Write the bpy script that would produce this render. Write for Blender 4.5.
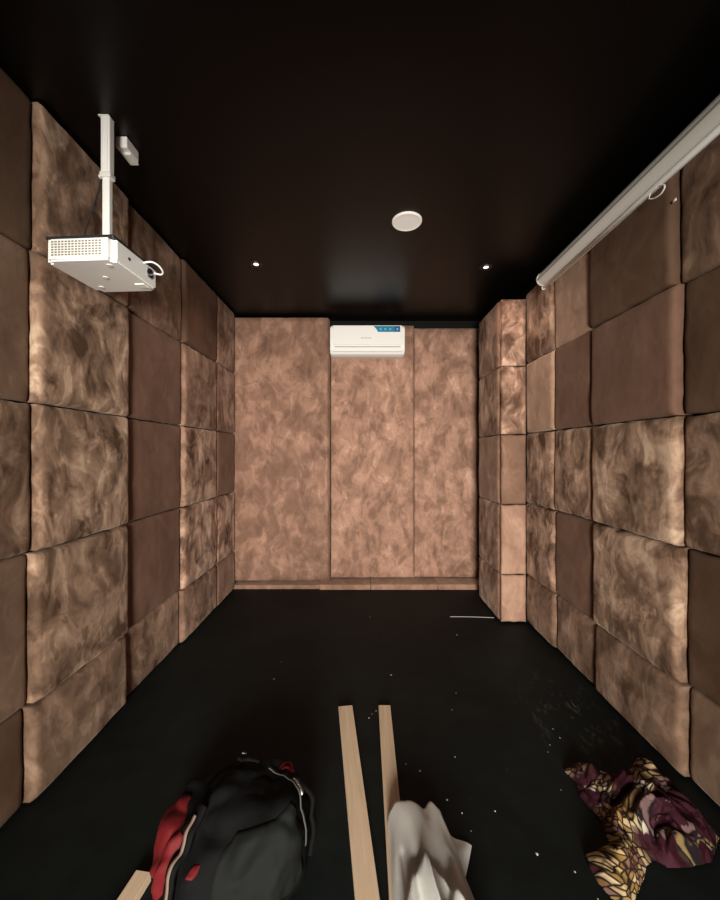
import bpy, bmesh, math, random
from mathutils import Vector, Matrix, noise

for o in list(bpy.data.objects):
    bpy.data.objects.remove(o)
SC = bpy.context.scene
COL = SC.collection
random.seed(7)

# ------------------------------------------------------------------ camera, light, exposure
F = 370.0          # focal length in pixels of the 720 px wide frame
EYE = 1.43
cam_d = bpy.data.cameras.new('camera')
cam = bpy.data.objects.new('camera', cam_d)
COL.objects.link(cam)
cam.location = (0, 0, EYE)
cam.rotation_euler = (math.radians(90), 0, 0)
cam_d.sensor_fit = 'HORIZONTAL'
cam_d.sensor_width = 36.0
cam_d.lens = F / 720.0 * 36.0
cam_d.shift_x = -1.0 / 720
cam_d.shift_y = 3.0 / 720
cam_d.clip_start = 0.02
SC.camera = cam

world = bpy.data.worlds.new('world')
SC.world = world
world.use_nodes = True
wb = world.node_tree.nodes['Background']
wb.inputs[0].default_value = (1.0, 0.9, 0.75, 1)
wb.inputs[1].default_value = 0.001


def area(name, loc, rot, sx, sy, power, col, spread=180):
    l = bpy.data.lights.new(name, 'AREA')
    l.shape = 'RECTANGLE'
    l.size, l.size_y = sx, sy
    l.energy = power
    l.color = col
    l.spread = math.radians(spread)
    o = bpy.data.objects.new(name, l)
    o.location = loc
    o.rotation_euler = rot
    COL.objects.link(o)
    return o


# daylight coming in through the doorway behind the camera
area('doorway_light', (0.0, -3.3, 1.2), (math.radians(90), 0, 0), 1.25, 1.7, 255, (1.0, 0.93, 0.82))

SC.view_settings.view_transform = 'Standard'
SC.view_settings.look = 'None'
SC.view_settings.gamma = 1.0
SC.view_settings.use_curve_mapping = False
SC.view_settings.exposure = 1.35

# ------------------------------------------------------------------ helpers


def tag(o, label=None, cat=None, group=None, kind=None):
    if label: o['label'] = label
    if cat: o['category'] = cat
    if group: o['group'] = group
    if kind: o['kind'] = kind
    return o


def empty(name, loc, rz=0.0):
    o = bpy.data.objects.new(name, None)
    o.empty_display_size = 0.05
    o.location = loc
    o.rotation_euler = (0, 0, rz)
    COL.objects.link(o)
    return o


def link_bm(name, bm, mat, parent=None, loc=None, smooth=True, rot=None):
    me = bpy.data.meshes.new(name)
    bmesh.ops.recalc_face_normals(bm, faces=bm.faces)
    bm.to_mesh(me)
    bm.free()
    if smooth:
        for p in me.polygons:
            p.use_smooth = True
    o = bpy.data.objects.new(name, me)
    if mat is not None:
        me.materials.append(mat)
    if loc is not None: o.location = loc
    if rot is not None: o.rotation_euler = rot
    if parent is not None: o.parent = parent
    COL.objects.link(o)
    return o


def add_box(bm, x0, x1, y0, y1, z0, z1, bev=0.0, seg=2, mat=None):
    r = bmesh.ops.create_cube(bm, size=1.0)
    vs = r['verts']
    for v in vs:
        v.co = Vector(((x0 + x1) / 2 + v.co.x * (x1 - x0), (y0 + y1) / 2 + v.co.y * (y1 - y0), (z0 + z1) / 2 + v.co.z * (z1 - z0)))
    if bev > 0:
        es = list({e for v in vs for e in v.link_edges})
        bmesh.ops.bevel(bm, geom=es, offset=bev, segments=seg, profile=0.5, affect='EDGES')
    return vs


def add_cyl(bm, p0, p1, r, seg=24, r2=None, caps=True):
    p0, p1 = Vector(p0), Vector(p1)
    d = p1 - p0
    q = d.to_track_quat('Z', 'Y').to_matrix().to_4x4()
    m = Matrix.Translation((p0 + p1) / 2) @ q
    bmesh.ops.create_cone(bm, cap_ends=caps, segments=seg, radius1=r, radius2=r if r2 is None else r2, depth=d.length, matrix=m)


def catmull(pts, n=8, closed=False):
    P = [Vector(p) for p in pts]
    out = []
    N = len(P)
    rng = range(N if closed else N - 1)
    for i in rng:
        if closed:
            a, b, c, d = P[(i - 1) % N], P[i], P[(i + 1) % N], P[(i + 2) % N]
        else:
            a, b, c, d = P[max(i - 1, 0)], P[i], P[i + 1], P[min(i + 2, N - 1)]
        for k in range(n):
            t = k / n
            out.append(0.5 * ((2 * b) + (c - a) * t + (2 * a - 5 * b + 4 * c - d) * t * t + (3 * b - a - 3 * c + d) * t ** 3))
    if not closed:
        out.append(P[-1])
    return out


def add_tube(bm, pts, r, seg=8, n=8, closed=False, flat=1.0, up=(0, 0, 1)):
    C = catmull(pts, n, closed)
    rings = []
    N = len(C)
    for i, c in enumerate(C):
        t = (C[(i + 1) % N] - C[i - 1]) if closed else (C[min(i + 1, N - 1)] - C[max(i - 1, 0)])
        t.normalize()
        u = Vector(up)
        s = t.cross(u)
        if s.length < 1e-3: s = t.cross(Vector((1, 0, 0.3)))
        s.normalize()
        w = s.cross(t).normalized()
        rings.append([bm.verts.new(c + s * math.cos(2 * math.pi * k / seg) * r + w * math.sin(2 * math.pi * k / seg) * r * flat) for k in range(seg)])
    for i in range(N if closed else N - 1):
        A, B = rings[i], rings[(i + 1) % N]
        for k in range(seg):
            bm.faces.new((A[k], A[(k + 1) % seg], B[(k + 1) % seg], B[k]))
    if not closed:
        bm.faces.new(rings[0][::-1])
        bm.faces.new(rings[-1])


def fbm(p, o=4):
    return noise.fractal(Vector(p), 1.0, 2.0, o)


# ------------------------------------------------------------------ materials


def mat(name, col, rough=0.5, spec=0.5, metal=0.0, emit=None, estr=0.0, sheen=0.0):
    m = bpy.data.materials.new(name)
    m.use_nodes = True
    b = m.node_tree.nodes['Principled BSDF']
    b.inputs['Base Color'].default_value = (*col, 1)
    b.inputs['Roughness'].default_value = rough
    b.inputs['Specular IOR Level'].default_value = spec
    b.inputs['Metallic'].default_value = metal
    if sheen:
        b.inputs['Sheen Weight'].default_value = sheen
    if emit:
        b.inputs['Emission Color'].default_value = (*emit, 1)
        b.inputs['Emission Strength'].default_value = estr
    return m


class NT:
    def __init__(self, m):
        self.t = m.node_tree
        self.b = self.t.nodes['Principled BSDF']

    def n(self, typ, **kw):
        x = self.t.nodes.new(typ)
        for k, v in kw.items(): setattr(x, k, v)
        return x

    def l(self, a, b): self.t.links.new(a, b)

    def noise(self, vec, scale, detail=3, rough=0.5, dist=0.0):
        x = self.n('ShaderNodeTexNoise')
        x.inputs['Scale'].default_value = scale
        x.inputs['Detail'].default_value = detail
        x.inputs['Roughness'].default_value = rough
        x.inputs['Distortion'].default_value = dist
        self.l(vec, x.inputs['Vector'])
        return x.outputs[0]

    def ramp(self, fac, stops, interp='LINEAR'):
        r = self.n('ShaderNodeValToRGB')
        r.color_ramp.interpolation = interp
        e = r.color_ramp.elements
        while len(e) > 1: e.remove(e[-1])
        e[0].position = stops[0][0]
        e[0].color = (*stops[0][1], 1) if not isinstance(stops[0][1], (int, float)) else (stops[0][1],) * 3 + (1,)
        for p, c in stops[1:]:
            k = e.new(p)
            k.color = (*c, 1) if not isinstance(c, (int, float)) else (c,) * 3 + (1,)
        self.l(fac, r.inputs[0])
        return r.outputs[0]

    def math(self, op, a, b=None, clamp=False):
        x = self.n('ShaderNodeMath', operation=op)
        x.use_clamp = clamp
        for i, v in enumerate((a, b)):
            if v is None: continue
            if isinstance(v, (int, float)): x.inputs[i].default_value = v
            else: self.l(v, x.inputs[i])
        return x.outputs[0]

    def mix(self, fac, a, b, blend='MIX'):
        x = self.n('ShaderNodeMix', data_type='RGBA', blend_type=blend)
        if isinstance(fac, (int, float)): x.inputs['Factor'].default_value = fac
        else: self.l(fac, x.inputs['Factor'])
        for nm, v in (('A', a), ('B', b)):
            s = [i for i in x.inputs if i.name == nm and i.type == 'RGBA'][0]
            if isinstance(v, tuple): s.default_value = (*v, 1)
            else: self.l(v, s)
        return [o for o in x.outputs if o.type == 'RGBA'][0]

    def vmul(self, vec, s):
        x = self.n('ShaderNodeVectorMath', operation='MULTIPLY')
        self.l(vec, x.inputs[0])
        x.inputs[1].default_value = s
        return x.outputs[0]

    def vadd(self, a, b):
        x = self.n('ShaderNodeVectorMath', operation='ADD')
        self.l(a, x.inputs[0])
        self.l(b, x.inputs[1])
        return x.outputs[0]


# crushed velvet: obj.color = (nap darkness, amount of brushed marks, olive-to-rose tint)
def make_velvet():
    m = mat('brown_crushed_velvet', (0.3, 0.2, 0.15), 0.75, 0.2, sheen=0.25)
    k = NT(m)
    k.b.inputs['Sheen Roughness'].default_value = 0.45
    k.b.inputs['Sheen Tint'].default_value = (1.0, 0.8, 0.65, 1)
    geo = k.n('ShaderNodeNewGeometry')
    oi = k.n('ShaderNodeObjectInfo')
    sep = k.n('ShaderNodeSeparateColor')
    k.l(oi.outputs['Color'], sep.inputs[0])
    rnd = k.n('ShaderNodeCombineXYZ')
    for i in range(3):
        k.l(k.math('MULTIPLY', oi.outputs['Random'], (31.0, 17.0, 53.0)[i]), rnd.inputs[i])
    p = k.vadd(geo.outputs['Position'], rnd.outputs[0])
    warp = k.n('ShaderNodeTexNoise')
    warp.inputs['Scale'].default_value = 2.5
    warp.inputs['Detail'].default_value = 2
    k.l(p, warp.inputs['Vector'])
    pw = k.vadd(p, k.vmul(warp.outputs['Color'], (0.22, 0.22, 0.22)))
    big = k.noise(pw, 4.2, 4, 0.6, 0.3)
    streak = k.noise(k.vmul(pw, (1.0, 1.0, 0.42)), 11.0, 4, 0.6, 0.7)
    fine = k.noise(k.vmul(pw, (1.0, 1.0, 0.8)), 26.0, 3, 0.6, 1.0)
    s1 = k.ramp(big, [(0.44, 0.0), (0.56, 1.0)])
    nap = k.noise(k.vmul(pw, (1.0, 1.0, 0.55)), 3.4, 2, 0.5, 0.3)
    saw = k.math('FRACT', k.math('MULTIPLY', nap, 4.0))
    s2 = k.ramp(saw, [(0.0, 0.05), (0.45, 0.35), (0.78, 0.95), (0.86, 1.0), (0.97, 0.05)])
    s3 = k.ramp(streak, [(0.40, 0.0), (0.64, 1.0)])
    s4 = k.ramp(fine, [(0.35, 0.0), (0.65, 1.0)])
    f = k.math('ADD', k.math('MULTIPLY', s1, 0.34), k.math('MULTIPLY', s2, 0.20))
    f = k.math('ADD', f, k.math('MULTIPLY', s3, 0.34))
    f = k.math('ADD', f, k.math('MULTIPLY', s4, 0.12))
    crisp = k.noise(k.vmul(pw, (1.0, 1.0, 0.55)), 7.0, 3, 0.55, 0.5)
    s5 = k.ramp(crisp, [(0.36, -0.0), (0.39, 0.5), (0.595, 0.5), (0.625, 1.0)])
    f = k.math('ADD', f, k.math('MULTIPLY', s5, 0.42))
    f = k.math('SUBTRACT', f, 0.66)
    f = k.math('MULTIPLY', f, sep.outputs[1])
    f = k.math('ADD', f, sep.outputs[0], clamp=True)
    col = k.ramp(f, [(0.0, (0.105, 0.060, 0.042)), (0.35, (0.225, 0.138, 0.102)), (0.65, (0.40, 0.255, 0.195)), (1.0, (0.66, 0.475, 0.38))])
    # olive-to-rose tint: reddish pads' own hue, plus pinker far-end light painted in
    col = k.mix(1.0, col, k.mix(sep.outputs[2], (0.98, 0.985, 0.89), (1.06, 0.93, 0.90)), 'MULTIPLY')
    k.l(col, k.b.inputs['Base Color'])
    k.l(k.math('MULTIPLY', f, 0.5), k.b.inputs['Sheen Weight'])
    bp = k.n('ShaderNodeBump')
    bp.inputs['Strength'].default_value = 0.35
    bp.inputs['Distance'].default_value = 0.01
    k.l(k.math('ADD', big, k.math('MULTIPLY', streak, 0.5)), bp.inputs['Height'])
    k.l(bp.outputs[0], k.b.inputs['Normal'])
    return m


VELVET = make_velvet()


def make_floor():
    m = mat('black_floor', (0.012, 0.013, 0.012), 0.65, 0.15)
    k = NT(m)
    geo = k.n('ShaderNodeNewGeometry')
    p = geo.outputs['Position']
    a = k.noise(p, 1.3, 3, 0.5, 0.5)
    b = k.noise(p, 9.0, 4, 0.6, 0.2)
    f = k.math('ADD', k.math('MULTIPLY', a, 0.6), k.math('MULTIPLY', b, 0.4))
    col = k.ramp(f, [(0.35, (0.0026, 0.0042, 0.0042)), (0.7, (0.0082, 0.0120, 0.0118))])
    # dusty scuff marks near the printed cloth
    sub = k.n('ShaderNodeVectorMath', operation='SUBTRACT')
    k.l(p, sub.inputs[0])
    sub.inputs[1].default_value = (1.15, 2.05, 0)
    ln = k.n('ShaderNodeVectorMath', operation='LENGTH')
    k.l(k.vmul(sub.outputs[0], (2.2, 1.8, 0.0)), ln.inputs[0])
    near = k.ramp(ln.outputs['Value'], [(0.15, 1.0), (0.75, 0.0)])
    sc = k.noise(k.vmul(p, (1.0, 0.35, 1.0)), 22.0, 4, 0.65, 1.5)
    sc = k.ramp(sc, [(0.56, 0.0), (0.75, 1.0)])
    col2 = k.mix(k.math('MULTIPLY', k.math('MULTIPLY', sc, near), 0.5), col, (0.16, 0.16, 0.15))
    # faint dust all over
    d = k.noise(p, 60.0, 2, 0.5)
    d = k.ramp(d, [(0.72, 0.0), (0.80, 1.0)])
    col3 = k.mix(k.math('MULTIPLY', d, 0.12), col2, (0.25, 0.25, 0.23))
    k.l(col3, k.b.inputs['Base Color'])
    return m


def make_wood():
    m = mat('raw_pine', (0.5, 0.36, 0.22), 0.6, 0.3)
    k = NT(m)
    tc = k.n('ShaderNodeTexCoord')
    g = k.noise(k.vmul(tc.outputs['Object'], (14.0, 0.7, 14.0)), 5.0, 4, 0.6, 0.6)
    g2 = k.noise(k.vmul(tc.outputs['Object'], (60.0, 2.0, 60.0)), 4.0, 2)
    f = k.math('ADD', k.math('MULTIPLY', g, 0.7), k.math('MULTIPLY', g2, 0.3))
    k.l(k.ramp(f, [(0.3, (0.54, 0.40, 0.275)), (0.7, (0.70, 0.54, 0.385))]), k.b.inputs['Base Color'])
    return m


def make_print():
    m = mat('african_wax_print', (0.1, 0.02, 0.03), 0.8, 0.1)
    k = NT(m)
    uv = k.n('ShaderNodeUVMap')
    w = k.n('ShaderNodeTexNoise')
    w.inputs['Scale'].default_value = 4.0
    k.l(uv.outputs[0], w.inputs['Vector'])
    p = k.vadd(uv.outputs[0], k.vmul(w.outputs['Color'], (0.09, 0.09, 0)))
    v1 = k.n('ShaderNodeTexVoronoi', feature='DISTANCE_TO_EDGE')
    v1.inputs['Scale'].default_value = 42.0
    k.l(p, v1.inputs['Vector'])
    lines = k.ramp(v1.outputs['Distance'], [(0.05, 0.0), (0.16, 1.0)])
    v3 = k.n('ShaderNodeTexVoronoi', feature='F1')
    v3.inputs['Scale'].default_value = 42.0
    k.l(p, v3.inputs['Vector'])
    v2 = k.n('ShaderNodeTexVoronoi', feature='DISTANCE_TO_EDGE')
    v2.inputs['Scale'].default_value = 7.5
    k.l(p, v2.inputs['Vector'])
    # broad bands: big maroon fields ringed by pale borders
    fld = k.ramp(v2.outputs['Distance'], [(0.065, 0.0), (0.085, 1.0)])
    gold = k.n('ShaderNodeSeparateColor')
    k.l(v3.outputs['Color'], gold.inputs[0])
    pale = k.ramp(gold.outputs[0], [(0.0, (0.20, 0.14, 0.06)), (0.3, (0.34, 0.28, 0.18)), (0.55, (0.42, 0.36, 0.29)), (0.7, (0.15, 0.09, 0.09)), (0.85, (0.07, 0.02, 0.03))], 'CONSTANT')
    pat = k.mix(lines, (0.012, 0.008, 0.010), pale)
    mar = k.mix(k.ramp(gold.outputs[1], [(0.4, 0.0), (0.9, 1.0)]), (0.020, 0.003, 0.006), (0.042, 0.012, 0.020))
    # edges of the cloth carry the gold pattern, the middle the maroon fields
    att = k.n('ShaderNodeAttribute')
    att.attribute_name = 'gold'
    fac = k.math('SUBTRACT', fld, k.math('MULTIPLY', att.outputs['Fac'], 0.9), clamp=True)
    col = k.mix(fac, pat, mar)
    yel = k.mix(k.math('MULTIPLY', att.outputs['Fac'], 0.65), col, (1.0, 0.78, 0.38), 'MULTIPLY')
    k.l(yel, k.b.inputs['Base Color'])
    return m


FLOORM = make_floor()
WOOD = make_wood()
PRINT = make_print()
BLACKP = mat('black_paint', (0.0025, 0.002, 0.0018), 0.38, 0.22)
BLACKW = mat('black_wall_paint', (0.004, 0.0035, 0.003), 0.7, 0.15)
WHITE = mat('white_plastic', (0.86, 0.86, 0.85), 0.35, 0.5)
WHITE2 = mat('white_paint_metal', (0.74, 0.75, 0.72), 0.35, 0.5)
GREYP = mat('grey_plastic', (0.36, 0.36, 0.35), 0.5, 0.4)
DARKP = mat('dark_plastic', (0.02, 0.02, 0.022), 0.4, 0.5)
LENS = mat('lens_glass', (0.02, 0.02, 0.03), 0.08, 0.8)
CHROME = mat('metal', (0.6, 0.6, 0.58), 0.3, 0.5, 1.0)
BLUE = mat('blue_sticker', (0.012, 0.19, 0.34), 0.4, 0.4)
BLUE2 = mat('navy_sticker', (0.02, 0.07, 0.24), 0.4, 0.4)
CYAN = mat('pale_blue_print', (0.12, 0.52, 0.75), 0.4, 0.4)
LAMP = mat('lamp_glow', (0.9, 0.85, 0.8), 0.5, 0.3, emit=(1.0, 0.86, 0.72), estr=0.9)
LEDM = mat('led_diffuser', (0.72, 0.69, 0.65), 0.5, 0.3, emit=(1.0, 0.93, 0.84), estr=0.10)

# ------------------------------------------------------------------ the room
CEIL = 2.90
XL, XR = -1.325, 1.40        # face of the pads on either side


def struct(name, bm, m):
    o = link_bm(name, bm, m, smooth=False)
    o['kind'] = 'structure'
    return o


Y0, Y1 = -0.6, 4.12
WL, WR = XL - 0.08, XR + 0.08
bm = bmesh.new(); add_box(bm, WL - 0.1, WR + 0.1, Y0 - 0.1, Y1 + 0.1, -0.1, 0.0); struct('floor', bm, FLOORM)
bm = bmesh.new(); add_box(bm, WL - 0.1, WR + 0.1, Y0 - 0.1, Y1 + 0.1, CEIL, CEIL + 0.1); struct('ceiling', bm, BLACKP)
bm = bmesh.new(); add_box(bm, WL - 0.1, WL, Y0, Y1, 0, CEIL); struct('wall_left', bm, BLACKW)
bm = bmesh.new(); add_box(bm, WR, WR + 0.1, Y0, Y1, 0, CEIL); struct('wall_right', bm, BLACKW)
bm = bmesh.new(); add_box(bm, WL - 0.1, WR + 0.1, Y1, Y1 + 0.1, 0, CEIL); struct('wall_back', bm, BLACKW)
bm = bmesh.new()
add_box(bm, WL - 0.1, -0.80, Y0 - 0.1, Y0, 0, CEIL)
add_box(bm, 0.80, WR + 0.1, Y0 - 0.1, Y0, 0, CEIL)
add_box(bm, -0.80, 0.80, Y0 - 0.1, Y0, 2.1, CEIL)
struct('wall_front_unseen', bm, BLACKW)  # unseen wall; opening width set to trim light on the near walls
# boxed-out column core in the right back corner
CX, CY0, CY1 = 1.172, 3.09, 3.66
bm = bmesh.new(); add_box(bm, CX + 0.05, WR, CY0 + 0.05, CY1, 0, 2.70); struct('column', bm, BLACKW)

# ------------------------------------------------------------------ velvet pads


def pad_mesh(a, b, t, r, bulge, seed, n=22, base=0.35, wav=0.004, wrk=0.004):
    """padded board lying in the local XY plane, +Z outwards"""
    bm = bmesh.new()

    def axis(L):
        ks = []
        for i in range(n + 1):
            s = i / n * 2 - 1
            ks.append(math.copysign(1 - (1 - abs(s)) ** 1.7, s) * L / 2)
        return ks
    X, Y = axis(a), axis(b)
    g = []

    def prof(d):
        s = min(max(d / r, 0), 1)
        return math.sqrt(max(0.0, 1 - (1 - s) ** 2))
    for i, x in enumerate(X):
        row = []
        for j, y in enumerate(Y):
            du, dv = a / 2 - abs(x), b / 2 - abs(y)
            pe = prof(du) * prof(dv)
            z = t * (base + (1 - base) * pe) + bulge * (1 - (2 * x / a) ** 2) * (1 - (2 * y / b) ** 2)
            q = Vector((x * 5 + seed * 3.1, y * 5, seed * 7.7))
            z += wrk * noise.noise(q) * pe + 0.35 * wrk * noise.noise(q * 3.7) * pe
            ew = 1 - min(du, dv) / (min(a, b) / 2)
            ew = ew ** 4
            xx = x - math.copysign(abs(wav * noise.noise(Vector((seed, y * 9, x)))) * ew, x)
            yy = y - math.copysign(abs(wav * noise.noise(Vector((x * 9, seed, y)))) * ew, y)
            row.append(bm.verts.new((xx, yy, z)))
        g.append(row)
    for i in range(n):
        for j in range(n):
            bm.faces.new((g[i][j], g[i + 1][j], g[i + 1][j + 1], g[i][j + 1]))
    loop = [g[i][0] for i in range(n + 1)] + [g[n][j] for j in range(1, n + 1)] + [g[i][n] for i in range(n - 1, -1, -1)] + [g[0][j] for j in range(n - 1, 0, -1)]
    low = [bm.verts.new((v.co.x, v.co.y, 0)) for v in loop]
    L = len(loop)
    for i in range(L):
        bm.faces.new((loop[i], low[i], low[(i + 1) % L], loop[(i + 1) % L]))
    bm.faces.new(low)
    return bm


def pad(center, facing, a, b, t, tone, label, group, r=0.024, bulge=0.010, base=0.74, wav=0.009, wrk=0.006, rose=0.0):
    bm = pad_mesh(a, b, t, r, bulge, random.random() * 50, base=base, wav=wav, wrk=wrk)
    # local X along the wall, Y up, Z outwards
    if facing == '+x': R = Matrix(((0, 0, 1), (1, 0, 0), (0, 1, 0)))
    elif facing == '-x': R = Matrix(((0, 0, -1), (-1, 0, 0), (0, 1, 0)))
    else: R = Matrix(((1, 0, 0), (0, 0, -1), (0, 1, 0)))   # -y
    bm.transform(R.to_4x4())
    o = link_bm('velvet_pad', bm, VELVET, loc=center)
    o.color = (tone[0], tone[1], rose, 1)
    tag(o, label, 'wall pad', group)
    return o


G = 0.004
# tones: (base, mark amount)
D = (0.06, 0.12); DR = (0.18, 0.16); M = (0.29, 0.65); S = (0.36, 1.0); P = (0.43, 1.15); MS = (0.30, 0.3); PS = (0.62, 0.3)
LOOK = {D: 'dark smooth brown', DR: 'dark reddish smooth', M: 'mid-brown lightly marked', S: 'blotchy brushed tan', P: 'pale streaky brushed', MS: 'plain mid-brown', PS: 'pale smooth'}
ROW = ['top row', 'second row down', 'middle row', 'fourth row down', 'bottom row']

# left wall
zl = [2.896, 2.265, 1.636, 1.020, 0.400, 0.006]
LEAN_L = [(0, 0, 0, 0, 0), (0.005, -0.01, 0, -0.015, -0.032), (0, 0, 0, -0.01, -0.025), (0, 0, 0, -0.01, -0.02), (0, 0, 0, 0, 0), (0, 0, 0, 0, 0)]
LEAN_R = [(0, 0, 0, 0, 0), (0.015, 0, 0, -0.015, -0.03), (0.02, 0.01, 0, -0.01, -0.03), (0.01, 0, 0, -0.01, -0.02), (0, 0, 0, 0, 0)]
yl = [0.88, 1.53, 2.13, 2.79, 3.42, 3.885]
tl = [0.048, 0.082, 0.052, 0.080, 0.082]
TL = [[D, MS, S, MS, D],
      [S, P, P, S, M],
      [M, DR, DR, DR, M],
      [D, M, P, P, M],
      [M, M, DR, S, MS]]
cl = ['fifth pad from back wall', 'fourth pad from back wall', 'third pad from back wall', 'second pad from back wall', 'beside back wall']
for c in range(5):
    for r in range(5):
        ya, yb = yl[c] + LEAN_L[c][r], yl[c + 1] + LEAN_L[c + 1][r]
        a, b = yb - ya - G, zl[r] - zl[r + 1] - G
        tone = TL[c][r]
        t = tl[c] + random.uniform(-0.004, 0.004)
        base = XL - 0.08
        lab = '%s velvet pad, left wall, %s, %s' % (LOOK[tone], ROW[r], cl[c])
        pad((base, (ya + yb) / 2, (zl[r] + zl[r + 1]) / 2), '+x', a, b, t, tone, lab, 'velvet pads on the left wall', rose=0.9 if tone == DR else (0.0, 0.0, 0.2, 0.5, 0.9)[c])  # rose grows towards the back wall, painting in pinker light there

# right wall
zr = [2.775, 2.187, 1.597, 1.012, 0.41, 0.012]
yr = [1.0, 1.645, 2.245, 2.70, 3.135]
tr = [0.052, 0.088, 0.072, 0.092]
TR = [[M, D, S, D, MS],
      [D, DR, P, P, M],
      [PS, DR, S, DR, M],
      [S, PS, S, S, M]]
cr = ['fourth pad from the column', 'third pad from the column', 'second pad from the column', 'beside the column']
for c in range(4):
    for r in range(5):
        ya, yb = yr[c] + LEAN_R[c][r], yr[c + 1] + LEAN_R[c + 1][r]
        a, b = yb - ya - G, zr[r] - zr[r + 1] - G
        tone = TR[c][r]
        t = tr[c] + random.uniform(-0.004, 0.004)
        lab = '%s velvet pad, right wall, %s, %s' % (LOOK[tone], ROW[r], cr[c])
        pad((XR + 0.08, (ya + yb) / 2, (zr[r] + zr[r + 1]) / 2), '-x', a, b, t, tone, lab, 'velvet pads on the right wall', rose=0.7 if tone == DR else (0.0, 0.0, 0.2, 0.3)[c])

# column faces
zc = [2.722, 2.157, 1.585, 0.998, 0.411, 0.012]
for r in range(5):
    b = zc[r] - zc[r + 1] - G
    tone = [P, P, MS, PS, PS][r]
    x0, x1 = CX + 0.004, XR - 0.018
    lab = '%s velvet pad on front face of corner column, %s' % (LOOK[tone], ROW[r])
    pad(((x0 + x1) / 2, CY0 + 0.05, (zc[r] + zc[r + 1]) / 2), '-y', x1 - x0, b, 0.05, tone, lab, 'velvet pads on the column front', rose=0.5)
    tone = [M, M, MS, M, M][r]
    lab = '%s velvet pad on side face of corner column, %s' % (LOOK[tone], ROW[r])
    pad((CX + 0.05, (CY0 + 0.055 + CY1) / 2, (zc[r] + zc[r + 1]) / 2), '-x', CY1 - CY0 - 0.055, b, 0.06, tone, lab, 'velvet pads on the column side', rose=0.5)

# back wall: three tall boards over a low padded plinth
TALL = 'tall velvet boards on the back wall'
BASEG = 'padded plinth strips along the back wall'


def board(x0, x1, z0, z1, yf, t, tone, lab, grp, r=0.012):
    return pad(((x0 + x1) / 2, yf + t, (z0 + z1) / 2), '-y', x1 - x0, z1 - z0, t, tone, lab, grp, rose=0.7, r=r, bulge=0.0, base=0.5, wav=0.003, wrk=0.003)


board(-1.385, -0.337, 0.062, 2.88, 3.90, 0.21, (0.38, 0.50), 'tall velvet board on back wall, left of the air conditioner and standing proud', TALL)
board(-0.333, 0.580, 0.062, 2.83, 4.032, 0.078, (0.49, 0.55), 'tall velvet board on back wall, directly under the air conditioner', TALL)
board(0.584, 1.42, 0.062, 2.805, 4.06, 0.05, (0.49, 0.55), 'tall velvet board on back wall between air conditioner board and column', TALL)
for x0, x1, z, lab in ((-1.385, -0.44, 0.045, 'low pale-edged velvet plinth strip at left foot of back wall'),
                       (-0.436, 0.10, 0.056, 'short dark velvet plinth strip at centre foot of back wall'),
                       (0.104, 0.80, 0.058, 'long velvet plinth strip at foot of back wall, nearer the column'),
                       (0.804, 1.41, 0.058, 'velvet plinth strip at foot of back wall touching the column')):
    bm = bmesh.new()
    add_box(bm, x0, x1, 3.86 + (0.0 if x0 > -1 else 0.02), 4.11, 0.0, z, 0.008, 3)
    o = link_bm('velvet_plinth', bm, VELVET)
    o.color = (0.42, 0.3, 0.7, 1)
    tag(o, lab, 'plinth', BASEG)

# ------------------------------------------------------------------ air conditioner
ac = empty('air_conditioner', (0.067, 4.028, 2.452))
tag(ac, 'white split air conditioner with blue sticker high on the back wall', 'air conditioner')
W, Hh, DP = 0.776, 0.305, 0.20


def add_prism_x(bm, prof, x0, x1, bev=0.0):
    A = [bm.verts.new((x0, y, z)) for y, z in prof]
    B = [bm.verts.new((x1, y, z)) for y, z in prof]
    n = len(prof)
    bm.faces.new(A); bm.faces.new(B[::-1])
    for i in range(n):
        bm.faces.new((A[i], B[i], B[(i + 1) % n], A[(i + 1) % n]))


bm = bmesh.new()
prof = [(0, 0.0), (-0.10, 0.0), (-0.150, 0.012), (-0.178, 0.045), (-0.185, 0.06), (-0.19, Hh - 0.03), (-0.178, Hh - 0.008), (-0.16, Hh), (0, Hh)]
add_prism_x(bm, prof, -W / 2, W / 2)
bmesh.ops.bevel(bm, geom=[e for e in bm.edges if abs(e.verts[0].co.x - e.verts[1].co.x) < 1e-5], offset=0.010, segments=3, affect='EDGES')
link_bm('casing', bm, WHITE, ac, smooth=False)
bm = bmesh.new()
add_box(bm, -W / 2 + 0.03, W / 2 - 0.03, -0.203, -0.186, 0.098, Hh - 0.006, 0.006, 2)
link_bm('front_panel', bm, WHITE, ac, smooth=False)
bm = bmesh.new()
add_box(bm, -W / 2 + 0.035, W / 2 - 0.035, -0.195, -0.178, 0.032, 0.076, 0.005, 2)
lv = link_bm('louver', bm, WHITE, ac, smooth=False)
bm = bmesh.new()
add_box(bm, -W / 2 + 0.045, W / 2 - 0.045, -0.192, -0.184, 0.079, 0.086)
link_bm('air_outlet', bm, GREYP, ac, smooth=False)
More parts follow.
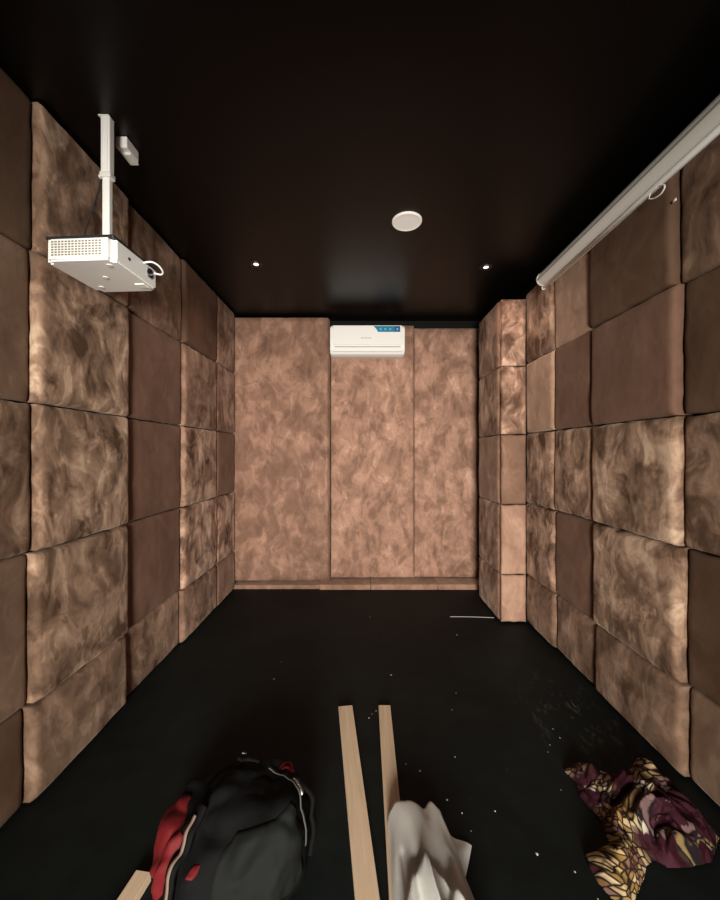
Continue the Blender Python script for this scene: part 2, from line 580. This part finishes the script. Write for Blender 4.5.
# blue sticker
bm = bmesh.new()
sx0, sx1, sz0, sz1 = 0.062, 0.338, Hh - 0.075, Hh - 0.014
out = ((sx0, sz1), (sx1, sz1), (sx1, sz0), (sx0 + 0.045, sz0), (sx0 + 0.03, sz0 + 0.03))
fa = [bm.verts.new((x, -0.2042, z)) for x, z in out]
fb = [bm.verts.new((x, -0.2028, z)) for x, z in out]
bm.faces.new(fa); bm.faces.new(fb[::-1])
for i in range(5):
    bm.faces.new((fa[i], fb[i], fb[(i + 1) % 5], fa[(i + 1) % 5]))
st = link_bm('sticker', bm, BLUE, ac, smooth=False)
st['label'] = 'blue promotional sticker'
bm = bmesh.new()
add_box(bm, sx1 - 0.055, sx1 - 0.002, -0.2058, -0.2045, sz0 + 0.002, sz1 - 0.002)
link_bm('sticker_end', bm, BLUE2, st, smooth=False)
for x in (0.135, 0.185, 0.235, 0.308):
    bm = bmesh.new()
    bmesh.ops.create_cone(bm, cap_ends=True, segments=16, radius1=0.011, radius2=0.011, depth=0.002,
                          matrix=Matrix.Translation((x, -0.2062, sz0 + 0.028)) @ Matrix.Rotation(math.pi / 2, 4, 'X'))
    link_bm('sticker_icon', bm, CYAN, st, smooth=False)
# tiny illegible maker's mark, a row of small grey strokes
bm = bmesh.new()
for i in range(8):
    x = -0.065 + i * 0.0135
    add_box(bm, x, x + 0.009, -0.2045, -0.2030, 0.162, 0.172 + 0.003 * (i == 0))
mk = link_bm('maker_mark', bm, mat('pale_grey_print', (0.42, 0.42, 0.42), 0.5), ac, smooth=False)

# ------------------------------------------------------------------ ceiling fittings
cd = empty('ceiling_panel_light', (0.291, 2.344, CEIL))
tag(cd, 'large round white ceiling disc near the middle of the black ceiling', 'ceiling light')
bm = bmesh.new()
prev = None
pr = [(0.0945, 0.0), (0.0945, -0.006), (0.090, -0.012), (0.081, -0.013), (0.079, -0.010)]
rings = []
for rr, zz in pr:
    rings.append([bm.verts.new((rr * math.cos(2 * math.pi * k / 48), rr * math.sin(2 * math.pi * k / 48), zz)) for k in range(48)])
for A, B in zip(rings, rings[1:]):
    for k in range(48):
        bm.faces.new((A[k], A[(k + 1) % 48], B[(k + 1) % 48], B[k]))
link_bm('rim', bm, LEDM, cd)
bm = bmesh.new()
bmesh.ops.create_circle(bm, cap_ends=True, segments=48, radius=0.080, matrix=Matrix.Translation((0, 0, -0.0105)))
link_bm('diffuser', bm, LEDM, cd, smooth=False)


def downlight(x, y, lab):
    o = empty('recessed_spotlight', (x, y, CEIL))
    tag(o, lab, 'spotlight', 'recessed ceiling spotlights')
    bm = bmesh.new()
    pr = [(0.048, 0.0), (0.048, -0.004), (0.040, -0.006), (0.031, -0.002)]
    rings = [[bm.verts.new((rr * math.cos(2 * math.pi * k / 32), rr * math.sin(2 * math.pi * k / 32), zz)) for k in range(32)] for rr, zz in pr]
    for A, B in zip(rings, rings[1:]):
        for k in range(32):
            bm.faces.new((A[k], A[(k + 1) % 32], B[(k + 1) % 32], B[k]))
    link_bm('trim_ring', bm, DARKP, o)
    bm = bmesh.new()
    bmesh.ops.create_circle(bm, cap_ends=True, segments=24, radius=0.020, matrix=Matrix.Translation((0, 0, -0.003)))
    link_bm('bulb', bm, LAMP, o, smooth=False)
    l = bpy.data.lights.new('spot_glow', 'SPOT')
    l.energy = 4
    l.color = (1.0, 0.70, 0.55)
    l.spot_size = math.radians(150)
    l.spot_blend = 1.0
    l.shadow_soft_size = 0.03
    lo = bpy.data.objects.new('spot_glow', l)
    lo.location = (0, 0, -0.012)
    lo.parent = o
    COL.objects.link(lo)


downlight(-0.816, 2.878, 'tiny bright recessed spotlight in ceiling near the left wall')
downlight(0.988, 2.924, 'tiny bright recessed spotlight in ceiling near the corner column')

# ------------------------------------------------------------------ projector on its pole
PX, PZ, PY = -1.112, 2.200, 1.623
pj = empty('projector', (PX - 0.008, PY, PZ), -0.06)
tag(pj, 'white slim projector hanging on a pole by the left wall', 'projector')
hw, hl, ph = 0.147, 0.147, 0.090
bm = bmesh.new()
add_box(bm, -hw, hw, -hl, hl, 0, ph)
bmesh.ops.bevel(bm, geom=[e for e in bm.edges if abs(e.verts[0].co.z - e.verts[1].co.z) > 0.01], offset=0.022, segments=5, affect='EDGES')
bmesh.ops.bevel(bm, geom=[e for e in bm.edges if abs(e.verts[0].co.z - e.verts[1].co.z) < 1e-5 and e.calc_face_angle(0) > 1.0], offset=0.006, segments=2, affect='EDGES')
link_bm('body', bm, WHITE, pj, smooth=False)
bm = bmesh.new()
add_box(bm, -hw + 0.004, hw - 0.004, -hl + 0.004, hl - 0.004, ph, ph + 0.012, 0.004, 2)
link_bm('top_cover', bm, DARKP, pj, smooth=False)
# vent grille on the near face
bm = bmesh.new()
for i in range(15):
    for j in range(6):
        x = -hw + 0.034 + i * 0.0142
        z = 0.020 + j * 0.0105
        add_box(bm, x, x + 0.0098, -hl - 0.0012, -hl + 0.004, z, z + 0.0065)
link_bm('vent_grille', bm, mat('vent_shadow', (0.24, 0.22, 0.19), 0.7), pj, smooth=False)
# lens side faces the screen
bm = bmesh.new()
add_box(bm, hw - 0.01, hw + 0.0015, 0.058, 0.108, 0.026, 0.082, 0.008, 2)
lr = link_bm('lens_recess', bm, GREYP, pj, smooth=False)
bm = bmesh.new()
add_cyl(bm, (hw - 0.005, 0.083, 0.054), (hw + 0.004, 0.083, 0.054), 0.021, 24)
link_bm('lens', bm, LENS, lr, smooth=False)
bm = bmesh.new()
add_cyl(bm, (hw - 0.005, -0.055, 0.047), (hw + 0.001, -0.055, 0.047), 0.007, 16)
link_bm('remote_sensor', bm, DARKP, pj, smooth=False)
# lens cap tether: white loop standing out from the lens
bm = bmesh.new()
add_tube(bm, [(hw - 0.002, 0.04, 0.080), (hw + 0.03, 0.05, 0.088), (hw + 0.048, 0.075, 0.082), (hw + 0.048, 0.105, 0.070), (hw + 0.028, 0.122, 0.066), (hw - 0.002, 0.118, 0.072)], 0.004, 8, 8)
link_bm('cap_loop', bm, WHITE, pj)
for x, y in ((-0.09, 0.09), (0.095, -0.10), (0.0, 0.0)):
    bm = bmesh.new()
    add_cyl(bm, (x, y, -0.0025), (x, y, 0.001), 0.011, 16)
    link_bm('adjusting_foot', bm, WHITE2, pj, smooth=False)
bm = bmesh.new()
add_box(bm, 0.085, 0.128, 0.066, 0.108, -0.003, 0.002, 0.001, 1)
link_bm('underside_clip', bm, mat('bright_white', (0.9, 0.9, 0.86), 0.3), pj, smooth=False)

pm = empty('projector_mount', (PX, PY, PZ + ph))
tag(pm, 'white telescopic ceiling pole carrying the projector', 'ceiling mount')
top = CEIL - PZ - ph
bm = bmesh.new(); add_box(bm, -0.020, 0.020, -0.016, 0.016, 0.35, top - 0.004, 0.004, 2)
for x in (-0.010, 0.010):
    add_box(bm, x - 0.0025, x + 0.0025, -0.0185, -0.015, 0.37, top - 0.02)
link_bm('upper_tube', bm, WHITE, pm, smooth=False)
bm = bmesh.new(); add_box(bm, -0.016, 0.016, -0.012, 0.012, 0.012, 0.37, 0.004, 2); link_bm('lower_tube', bm, WHITE, pm, smooth=False)
bm = bmesh.new(); add_box(bm, -0.024, 0.024, -0.020, 0.020, 0.340, 0.365, 0.005, 2); add_cyl(bm, (-0.034, 0, 0.352), (-0.02, 0, 0.352), 0.009, 12); link_bm('clamp_collar', bm, WHITE2, pm, smooth=False)
bm = bmesh.new(); add_box(bm, -0.030, 0.018, -0.02, 0.02, top - 0.005, top, 0.002, 1); link_bm('ceiling_plate', bm, WHITE2, pm, smooth=False)
bm = bmesh.new(); add_box(bm, -0.05, 0.05, -0.05, 0.05, 0.0125, 0.018, 0.002, 1)
for sx in (-1, 1):
    for sy in (-1, 1):
        add_box(bm, min(sx * 0.04, sx * 0.09), max(sx * 0.04, sx * 0.09), min(sy * 0.04, sy * 0.055), max(sy * 0.04, sy * 0.055), 0.0125, 0.017)
link_bm('bottom_bracket', bm, DARKP, pm, smooth=False)

bm = bmesh.new()
add_tube(bm, [(PX - 0.12, PY + 0.03, PZ + 0.104), (PX - 0.125, PY + 0.03, PZ + 0.18), (PX - 0.112, PY + 0.03, PZ + 0.256), (PX - 0.078, PY + 0.03, PZ + 0.35), (PX - 0.048, PY + 0.03, PZ + 0.45), (PX - 0.044, PY + 0.03, PZ + 0.56), (PX - 0.044, PY + 0.03, CEIL - 0.004)], 0.0035, 8, 8)
cb = link_bm('power_cable', bm, DARKP)
tag(cb, 'thin black cable running from projector up behind its pole', 'cable')
bm = bmesh.new()
add_tube(bm, [(PX - 0.02, PY + 0.10, PZ + 0.104), (PX - 0.026, PY + 0.06, PZ + 0.2), (PX - 0.030, PY + 0.05, PZ + 0.33), (PX - 0.028, PY + 0.05, PZ + 0.45), (PX - 0.028, PY + 0.05, CEIL - 0.004)], 0.003, 8, 8)
cb = link_bm('video_cable', bm, DARKP)
tag(cb, 'second black cable hugging the white projector pole', 'cable')

sk = empty('ceiling_socket', (-1.112, 1.765, CEIL))
tag(sk, 'small white socket box on ceiling beside the projector pole', 'socket')
bm = bmesh.new(); add_box(bm, -0.026, 0.026, -0.05, 0.045, -0.052, 0, 0.005, 2); link_bm('box', bm, WHITE, sk, smooth=False)
bm = bmesh.new(); add_box(bm, -0.018, 0.024, -0.020, 0.050, -0.062, -0.050, 0.005, 2); link_bm('plug', bm, WHITE2, sk, smooth=False)

# ------------------------------------------------------------------ projection screen roll
sc = empty('projection_screen', (1.333, 0.7, 2.700))
tag(sc, 'long white rolled-up projection screen case along top of right wall', 'projection screen')
Ln = 2.0
bm = bmesh.new()
prof = []
for k in range(20):
    a = math.radians(70 + k * 220 / 19)
    prof.append((0.046 * math.cos(a), 0.046 * math.sin(a)))
prof = [(0.048, 0.044), ] + prof + [(0.048, -0.044)]
A = [bm.verts.new((x, 0, z)) for x, z in prof]
B = [bm.verts.new((x, Ln, z)) for x, z in prof]
for i in range(len(prof)):
    j = (i + 1) % len(prof)
    bm.faces.new((A[i], A[j], B[j], B[i]))
bm.faces.new(A); bm.faces.new(B[::-1])
link_bm('case', bm, WHITE2, sc, smooth=False)
bm = bmesh.new()
add_cyl(bm, (0.0, Ln, 0.0), (0.0, Ln + 0.012, 0.0), 0.049, 32)
link_bm('end_cap', bm, WHITE, sc, smooth=False)
bm = bmesh.new()
add_cyl(bm, (0.0, -0.012, 0.0), (0.0, 0, 0.0), 0.049, 32)
link_bm('end_cap', bm, WHITE, sc, smooth=False)
bm = bmesh.new()
add_cyl(bm, (0.002, 0.03, -0.066), (0.002, Ln + 0.0, -0.060), 0.0125, 16)
bar = link_bm('bottom_bar', bm, WHITE, sc)
bm = bmesh.new()
add_cyl(bm, (0.002, Ln, -0.066), (0.002, Ln + 0.008, -0.060), 0.014, 16)
link_bm('bar_cap', bm, WHITE2, bar, smooth=False)
bm = bmesh.new()
add_tube(bm, [(0.002, 0.955, -0.072), (0.002, 0.925, -0.096), (0.002, 0.945, -0.116), (0.002, 0.985, -0.110), (0.002, 1.015, -0.090), (0.002, 1.005, -0.072)], 0.0032, 8, 8)
link_bm('pull_loop', bm, WHITE, sc)
bm = bmesh.new()
add_box(bm, -0.048, -0.044, 0.0, Ln, -0.014, -0.004)
link_bm('case_groove', bm, GREYP, sc, smooth=False)

bm = bmesh.new()
add_box(bm, 1.388, 1.3945, 1.632, 1.650, 2.545, 2.557, 0.002, 1)
o = link_bm('paper_scrap', bm, WHITE)
tag(o, 'tiny white scrap stuck to right wall pad below the screen loop', 'scrap')

# ------------------------------------------------------------------ timber on the floor


def batten(p0, p1, w, h, lab, z=0.0, p0z=None, p1z=None):
    d = Vector((p1[0] - p0[0], p1[1] - p0[1], 0))
    L = d.length
    bm = bmesh.new()
    add_box(bm, -w / 2, w / 2, 0, L, 0, h, 0.0015, 1)
    o = link_bm('wooden_batten', bm, WOOD, smooth=False)
    o.location = (p0[0], p0[1], z)
    o.rotation_euler = (0, 0, math.atan2(d.y, d.x) - math.pi / 2)
    return tag(o, lab, 'batten', 'raw pine battens on the floor')


batten((0.034, 1.06), (-0.087, 2.065), 0.078, 0.020, 'raw pine batten lying bare on black floor, middle one of three')
batten((0.121, 1.06), (0.131, 2.07), 0.066, 0.020, 'raw pine batten partly covered by the grey cloth')
batten((-0.785, 0.80), (-0.728, 1.24), 0.055, 0.030, 'short raw pine batten slipping under the black and red bag')

# ------------------------------------------------------------------ grey cloth
GREYC = mat('silver_grey_fabric', (0.56, 0.56, 0.53), 0.42, 0.5, sheen=0.2)


def smooth01(t):
    t = min(max(t, 0), 1)
    return t * t * (3 - 2 * t)


def lerp_tab(tab, v):
    for (a, x), (b, y) in zip(tab, tab[1:]):
        if v <= b:
            return x + (y - x) * smooth01((v - a) / (b - a)) if v >= a else x
    return tab[-1][1]


bm = bmesh.new()
NU, NV = 60, 70
grid = []
for j in range(NV + 1):
    v = j / NV                     # 0 far .. 1 near
    row = []
    for i in range(NU + 1):
        u = i / NU
        far = lerp_tab([(0, 1.41), (0.16, 1.450), (0.36, 1.445), (0.62, 1.420), (0.78, 1.445), (0.9, 1.42), (1.0, 1.36)], u)
        y = far + (0.86 - far) * v
        xl = 0.100 + 0.003 * math.sin(v * 9)
        xr = lerp_tab([(0, 0.315), (0.3, 0.34), (0.6, 0.36), (1.0, 0.385)], v)
        x = xl + (xr - xl) * u
        e = min(u / 0.07, (1 - u) / 0.12, v / 0.05, 1.0)
        e = math.sqrt(max(0, 1 - (1 - max(e, 0)) ** 2))
        body = 0.070 + 0.018 * math.sin(math.pi * u) + 0.012 * math.sin(math.pi * v)
        # folds: a deep V-shaped pocket with a sharp ridge in the middle
        def ridge(px, py, qx, qy, w, amp):
            a = Vector((px, py)); b = Vector((qx, qy)); p = Vector((u, v))
            t = max(0, min(1, (p - a).dot(b - a) / (b - a).length_squared))
            dd = (p - (a + (b - a) * t)).length
            return amp * math.exp(-(dd / w) ** 2) * (0.4 + 0.6 * math.sin(math.pi * min(1, t * 0.8 + 0.2)))
        body += ridge(0.40, 0.52, 0.46, 1.0, 0.040, 0.070)
        body -= ridge(0.30, 0.50, 0.34, 1.0, 0.07, 0.045)
        body -= ridge(0.34, 0.42, 0.52, 0.46, 0.06, 0.022)
        body -= ridge(0.54, 0.52, 0.66, 0.95, 0.085, 0.035)
        body += ridge(0.80, 0.40, 0.90, 0.95, 0.09, 0.020)
        body -= ridge(0.78, 0.42, 0.62, 0.62, 0.05, 0.022)
        body -= ridge(0.16, 0.38, 0.20, 0.75, 0.035, 0.014)
        body -= ridge(0.66, 0.0, 0.60, 0.14, 0.06, 0.010)
        arc = v - (0.44 + 2.2 * (u - 0.42) ** 2)
        body += 0.050 * smooth01(arc / 0.035 + 0.5) - 0.016
        arc2 = v - (0.60 + 5.0 * (u - 0.70) ** 2)
        body += 0.022 * smooth01(arc2 / 0.03 + 0.5)
        body += 0.007 * noise.noise(Vector((u * 4, v * 4, 2.2)))
        z = 0.024 + max(0.004, body) * e
        row.append(bm.verts.new((x, y, z)))
    grid.append(row)
for j in range(NV):
    for i in range(NU):
        bm.faces.new((grid[j][i], grid[j][i + 1], grid[j + 1][i + 1], grid[j + 1][i]))
# skirt down to the floor on the free sides
edge = [grid[j][NU] for j in range(NV, -1, -1)] + [grid[0][i] for i in range(NU - 1, -1, -1)]
prev = None
for vtx in edge:
    zf = 0.0215 if vtx.co.x < 0.17 else 0.001
    nv = bm.verts.new((vtx.co.x, vtx.co.y, min(zf, vtx.co.z - 0.001)))
    if prev: bm.faces.new((prev[0], vtx, nv, prev[1]))
    prev = (vtx, nv)
gc = link_bm('grey_cloth', bm, GREYC)
tag(gc, 'rumpled silver-grey cloth heaped on the end of a pine batten', 'cloth')
bm = bmesh.new()
N2 = 24
g = []
corn = [Vector((0.25, 1.415, 0)), Vector((0.40, 1.335, 0)), Vector((0.325, 1.19, 0)), Vector((0.26, 1.20, 0))]
for j in range(N2 + 1):
    r = []
    for i in range(N2 + 1):
        u, v = i / N2, j / N2
        p = (corn[0] * (1 - u) + corn[1] * u) * (1 - v) + (corn[3] * (1 - u) + corn[2] * u) * v
        zz = 0.006 + 0.016 * (1 - u) + 0.008 * math.sin(u * 5 + v * 3) ** 2 + 0.005 * noise.noise(Vector((u * 4, v * 4, 9)))
        r.append(bm.verts.new((p.x, p.y, zz)))
    g.append(r)
for j in range(N2):
    for i in range(N2):
        bm.faces.new((g[j][i], g[j][i + 1], g[j + 1][i + 1], g[j + 1][i]))
fl = link_bm('loose_corner', bm, GREYC, gc)

# ------------------------------------------------------------------ printed cloth
pc_poly = [(563, 762), (578, 757), (596, 762), (612, 770), (630, 762), (637, 751), (652, 752), (664, 754), (676, 760), (688, 778), (700, 800), (712, 815), (719, 828), (712, 852), (690, 857), (668, 858), (655, 850), (646, 856), (644, 868), (638, 882), (632, 899), (622, 898), (610, 886), (598, 872), (590, 858), (585, 845), (598, 842), (610, 834), (604, 822), (600, 810), (590, 800), (580, 788), (576, 775)]


def floor_pt(px, py, z=0.0):
    d = F * (EYE - z) / (py - 453.0)
    return ((px - 361.0) * d / F, d)


poly = [Vector((*floor_pt(px, py, 0.04), 0)) for px, py in pc_poly]
for q in poly:
    if q.x > 1.33: q.x = 1.33


def inside(p):
    c = False
    n = len(poly)
    for i in range(n):
        a, b = poly[i], poly[i - 1]
        if (a.y > p[1]) != (b.y > p[1]) and p[0] < (b.x - a.x) * (p[1] - a.y) / (b.y - a.y) + a.x:
            c = not c
    return c


def edge_dist(p):
    best = 9
    P2 = Vector((p[0], p[1], 0))
    for i in range(len(poly)):
        a, b = poly[i], poly[i - 1]
        t = max(0, min(1, (P2 - a).dot(b - a) / (b - a).length_squared))
        best = min(best, (P2 - (a + (b - a) * t)).length)
    return best


def near_edge(p):
    P2 = Vector((p[0], p[1], 0))
    best, bq = 9, P2
    for i in range(len(poly)):
        a, b = poly[i], poly[i - 1]
        t = max(0, min(1, (P2 - a).dot(b - a) / (b - a).length_squared))
        q = a + (b - a) * t
        if (P2 - q).length < best: best, bq = (P2 - q).length, q
    return (bq.x, bq.y)


bm = bmesh.new()
uvl = bm.loops.layers.uv.new('UVMap')
STEP = 0.0075
x0, x1 = min(q.x for q in poly) - 0.01, max(q.x for q in poly) + 0.01
y0, y1 = min(q.y for q in poly) - 0.01, max(q.y for q in poly) + 0.01
vmap = {}
info = {}
nx, ny = int((x1 - x0) / STEP) + 1, int((y1 - y0) / STEP) + 1
for i in range(nx + 1):
    for j in range(ny + 1):
        p = (x0 + i * STEP, y0 + j * STEP)
        d = edge_dist(p)
        if not inside(p):
            if d > STEP * 0.9: continue
            p = near_edge(p)
            d = 0.0
        w1 = noise.noise(Vector((p[0] * 4, p[1] * 4, 1.7)))
        w2 = noise.noise(Vector((p[0] * 4, p[1] * 4, 7.1)))
        q = Vector((p[0] * 8 + w1 * 1.6, p[1] * 8 + w2 * 1.6, 0.5))
        rid = 1 - abs(noise.noise(q)) * 2.2
        rid2 = 1 - abs(noise.noise(q * 2.3 + Vector((5, 3, 1)))) * 2.2
        env = 1 - math.exp(-d / 0.05)
        z = 0.004 + env * (0.028 + 0.055 * max(0, rid) ** 1.5 + 0.030 * max(0, rid2) ** 1.5 + 0.020 * (1 - abs(noise.noise(q * 4.6)) * 2))
        lx = 0.012 * noise.noise(Vector((p[0] * 16, p[1] * 16, 3))) * env
        ly = 0.012 * noise.noise(Vector((p[0] * 16, p[1] * 16, 8))) * env
        v = bm.verts.new((p[0] + lx, p[1] + ly, z))
        vmap[(i, j)] = v
        info[v] = (p[0] + 1.8 * z * w1, p[1] + 1.8 * z * w2)
for (i, j), v in list(vmap.items()):
    qd = [vmap.get(k) for k in ((i, j), (i + 1, j), (i + 1, j + 1), (i, j + 1))]
    if all(qd):
        fc = bm.faces.new(qd)
        for lp in fc.loops:
            lp[uvl].uv = info[lp.vert]
for v in [v for v in bm.verts if not v.link_faces]:
    bm.verts.remove(v)
# small hanging rim so the edge has thickness
gold_pts = [(*floor_pt(575, 765), 0.11), (*floor_pt(655, 765), 0.15), (*floor_pt(615, 825), 0.10), (*floor_pt(615, 870), 0.16), (*floor_pt(650, 790), 0.07)]
gl = []
bm.verts.ensure_lookup_table()
for v in bm.verts:
    g_ = 0
    for gx, gy, gr in gold_pts:
        dd = math.hypot(v.co.x - gx, v.co.y - gy) + 0.03 * noise.noise(Vector((v.co.x * 12, v.co.y * 12, 4)))
        g_ = max(g_, smooth01(1.6 * (1 - dd / gr)))
    gl.append(g_)
pcl = link_bm('printed_cloth', bm, PRINT)
att = pcl.data.attributes.new('gold', 'FLOAT', 'POINT')
for i, gval in enumerate(gl):
    att.data[i].value = gval
sm = pcl.modifiers.new('thick', 'SOLIDIFY')
sm.thickness = 0.002
sm.offset = 1
ss = pcl.modifiers.new('smooth', 'SUBSURF')
ss.levels = ss.render_levels = 1
tag(pcl, 'crumpled maroon and gold wax-print cloth on floor against the right wall', 'cloth')

# ------------------------------------------------------------------ black and red bag
BAGB = mat('black_nylon', (0.0018, 0.0018, 0.002), 0.8, 0.12)
BAGG = mat('charcoal_nylon', (0.0055, 0.0063, 0.006), 0.8, 0.15)
BAGR = mat('red_nylon', (0.10, 0.005, 0.007), 0.7, 0.2)
BAGT = mat('beige_webbing', (0.16, 0.11, 0.085), 0.7, 0.3)
BC = Vector((-0.455, 1.30, 0.0))
bag = empty('backpack', BC)
tag(bag, 'black backpack with red side pocket slumped on floor at lower left', 'backpack')
RX, RY, RZ = 0.255, 0.215, 0.262


def bag_pt(az, el, off=0.0):
    """az in degrees from +x, counter-clockwise seen from above; el 0 at floor, 90 on top"""
    a, e = math.radians(az), math.radians(el)

    def sp(c, n): return math.copysign(abs(c) ** n, c)
    n = 0.82
    cx, cy, cz = sp(math.cos(e), n) * sp(math.cos(a), n), sp(math.cos(e), n) * sp(math.sin(a), n), sp(math.sin(e), 0.9)
    d = Vector((math.cos(e) * math.cos(a), math.cos(e) * math.sin(a), math.sin(e)))
    fold = 0.16 * noise.noise(d * 1.9 + Vector((3, 1, 0))) + 0.13 * (abs(noise.noise(d * 3.3 + Vector((0, 7, 2)))) - 0.2) + 0.012 * noise.noise(d * 11)
    k = 1 + fold
    p = Vector((cx * RX * k, cy * RY * k, cz * RZ * k))
    # top leans towards the back right
    p.x += 0.05 * cz * (1 if True else 0)
    p.y += 0.03 * cz
    nrm = Vector((cx / RX, cy / RY, cz / RZ)).normalized()
    return p + nrm * off


def bag_patch(name, az0, az1, el0, el1, off, m, parent, nu=28, nv=18, round_=0.0):
    bm = bmesh.new()
    T, Bt = [], []
    for j in range(nv + 1):
        rt, rb = [], []
        for i in range(nu + 1):
            u, v = i / nu, j / nv
            e = min(u, 1 - u, v, 1 - v)
            h = off * (0.25 + 0.75 * smooth01(e / 0.15))
            ww = round_ * (2 * u - 1) * (abs(2 * v - 1) ** 2)
            az = az0 + (az1 - az0) * (u - ww * 0.5)
            el = el0 + (el1 - el0) * v
            rt.append(bm.verts.new(bag_pt(az, el, h)))
            rb.append(bm.verts.new(bag_pt(az, el, -0.004)))
        T.append(rt); Bt.append(rb)
    for j in range(nv):
        for i in range(nu):
            bm.faces.new((T[j][i], T[j][i + 1], T[j + 1][i + 1], T[j + 1][i]))
    per = [(0, i) for i in range(nu + 1)] + [(j, nu) for j in range(1, nv + 1)] + [(nv, i) for i in range(nu - 1, -1, -1)] + [(j, 0) for j in range(nv - 1, 0, -1)]
    for k in range(len(per)):
        a, b = per[k], per[(k + 1) % len(per)]
        bm.faces.new((T[a[0]][a[1]], T[b[0]][b[1]], Bt[b[0]][b[1]], Bt[a[0]][a[1]]))
    return link_bm(name, bm, m, parent)


def bag_band(name, pts, w, t, m, parent, off=0.012):
    bm = bmesh.new()
    P = catmull([Vector((a, e, 0)) for a, e in pts], 10)
    P = [bag_pt(q.x, q.y, off) for q in P]
    L, R = [], []
    for i, p in enumerate(P):
        tg = (P[min(i + 1, len(P) - 1)] - P[max(i - 1, 0)]).normalized()
        nn = (p - Vector((0, 0, 0.06))).normalized()
        s = tg.cross(nn).normalized()
        L.append([bm.verts.new(p + s * w / 2 + nn * t / 2), bm.verts.new(p + s * w / 2 - nn * t / 2)])
        R.append([bm.verts.new(p - s * w / 2 + nn * t / 2), bm.verts.new(p - s * w / 2 - nn * t / 2)])
    for i in range(len(P) - 1):
        bm.faces.new((L[i][0], R[i][0], R[i + 1][0], L[i + 1][0]))
        bm.faces.new((L[i][1], L[i + 1][1], R[i + 1][1], R[i][1]))
        bm.faces.new((L[i][0], L[i + 1][0], L[i + 1][1], L[i][1]))
        bm.faces.new((R[i][0], R[i][1], R[i + 1][1], R[i + 1][0]))
    for i in (0, -1):
        bm.faces.new((L[i][0], L[i][1], R[i][1], R[i][0]))
    return link_bm(name, bm, m, parent)


bm = bmesh.new()
NA, NE = 72, 26
rows = []
for j in range(NE):
    el = j / NE * 90
    rows.append([bm.verts.new(bag_pt(360 * i / NA, el)) for i in range(NA)])
tp = bm.verts.new(bag_pt(0, 90))
for A, B in zip(rows, rows[1:]):
    for i in range(NA):
        bm.faces.new((A[i], A[(i + 1) % NA], B[(i + 1) % NA], B[i]))
for i in range(NA):
    bm.faces.new((rows[-1][i], rows[-1][(i + 1) % NA], tp))
bm.faces.new(rows[0][::-1])
link_bm('body', bm, BAGB, bag)
bag_patch('front_panel', 266, 345, 4, 54, 0.016, BAGG, bag, round_=0.2)['label'] = 'charcoal front panel'
bag_patch('side_pocket', 168, 229, 5, 43, 0.024, BAGR, bag, round_=0.25)['label'] = 'red side pocket'
bag_patch('top_trim', 34, 50, 46, 62, 0.006, BAGR, bag, 12, 10, 0.3)['label'] = 'red top trim'
bag_patch('front_pocket', 249, 256, 28, 35, 0.006, BAGR, bag, 12, 10, 0.3)['label'] = 'red sliver of inner lining'
bag_band('shoulder_strap', [(216, 62), (228, 48), (236, 30), (241, 8)], 0.040, 0.010, BAGB, bag, 0.018)
bag_band('strap_webbing', [(220, 56), (230, 43), (237, 28), (242, 12)], 0.013, 0.004, BAGT, bag, 0.028)['label'] = 'beige webbing stripe'
bag_band('zipper', [(50, 74), (10, 62), (-8, 45), (-15, 22)], 0.010, 0.003, mat('zip_tape', (0.05, 0.05, 0.05), 0.6), bag, 0.014)
bag_band('zip_pull', [(4, 58), (-2, 53), (-5, 48)], 0.011, 0.006, CHROME, bag, 0.022)
bag_band('side_strap', [(20, 52), (8, 34), (2, 16), (0, 4)], 0.05, 0.014, BAGB, bag, 0.016)
bag_band('grab_handle', [(120, 74), (100, 80), (80, 76)], 0.025, 0.008, BAGB, bag, 0.026)
bag_band('handle_clip', [(112, 72), (104, 73)], 0.006, 0.004, CHROME, bag, 0.030)

# ------------------------------------------------------------------ bits of rubbish on the floor
CH = mat('white_crumb', (0.42, 0.42, 0.40), 0.7, 0.3)
chips = [(370, 617), (384, 637), (457, 635), (281, 662), (274, 679), (391, 675), (254, 600), (420, 771), (406, 764), (447, 800), (462, 813), (495, 811), (471, 831), (561, 790), (537, 854), (575, 872), (598, 899), (372, 714), (376, 711), (369, 718), (455, 757), (452, 710), (456, 693), (267, 897), (550, 745), (548, 752), (560, 738), (553, 729)]
for i, (px, py) in enumerate(chips):
    x, y = floor_pt(px, py)
    bm = bmesh.new()
    bmesh.ops.create_icosphere(bm, subdivisions=1, radius=1.0)
    s = random.uniform(0.0020, 0.0036) * (1.3 if i in (0, 7, 9, 14, 15) else 1)
    for v in bm.verts:
        v.co = Vector((v.co.x * s * random.uniform(0.6, 1.5), v.co.y * s * random.uniform(0.6, 1.8), max(-0.2, v.co.z) * s * 0.6 + 0.0012 * 0 + s * 0.12))
    o = link_bm('white_crumb', bm, CH, smooth=False, loc=(x, y, 0.0))
    tag(o, 'tiny white crumb of debris on the black floor', 'crumb', 'white crumbs scattered over the floor')
bm = bmesh.new()
a, b = floor_pt(450, 617), floor_pt(494, 618)
add_tube(bm, [(a[0], a[1], 0.003), ((a[0] + b[0]) / 2, (a[1] + b[1]) / 2 + 0.006, 0.003), (b[0], b[1], 0.003)], 0.0028, 6, 8)
o = link_bm('white_thread', bm, mat('thread', (0.35, 0.35, 0.34), 0.8))
tag(o, 'thin pale thread lying on floor in front of the corner column', 'thread')
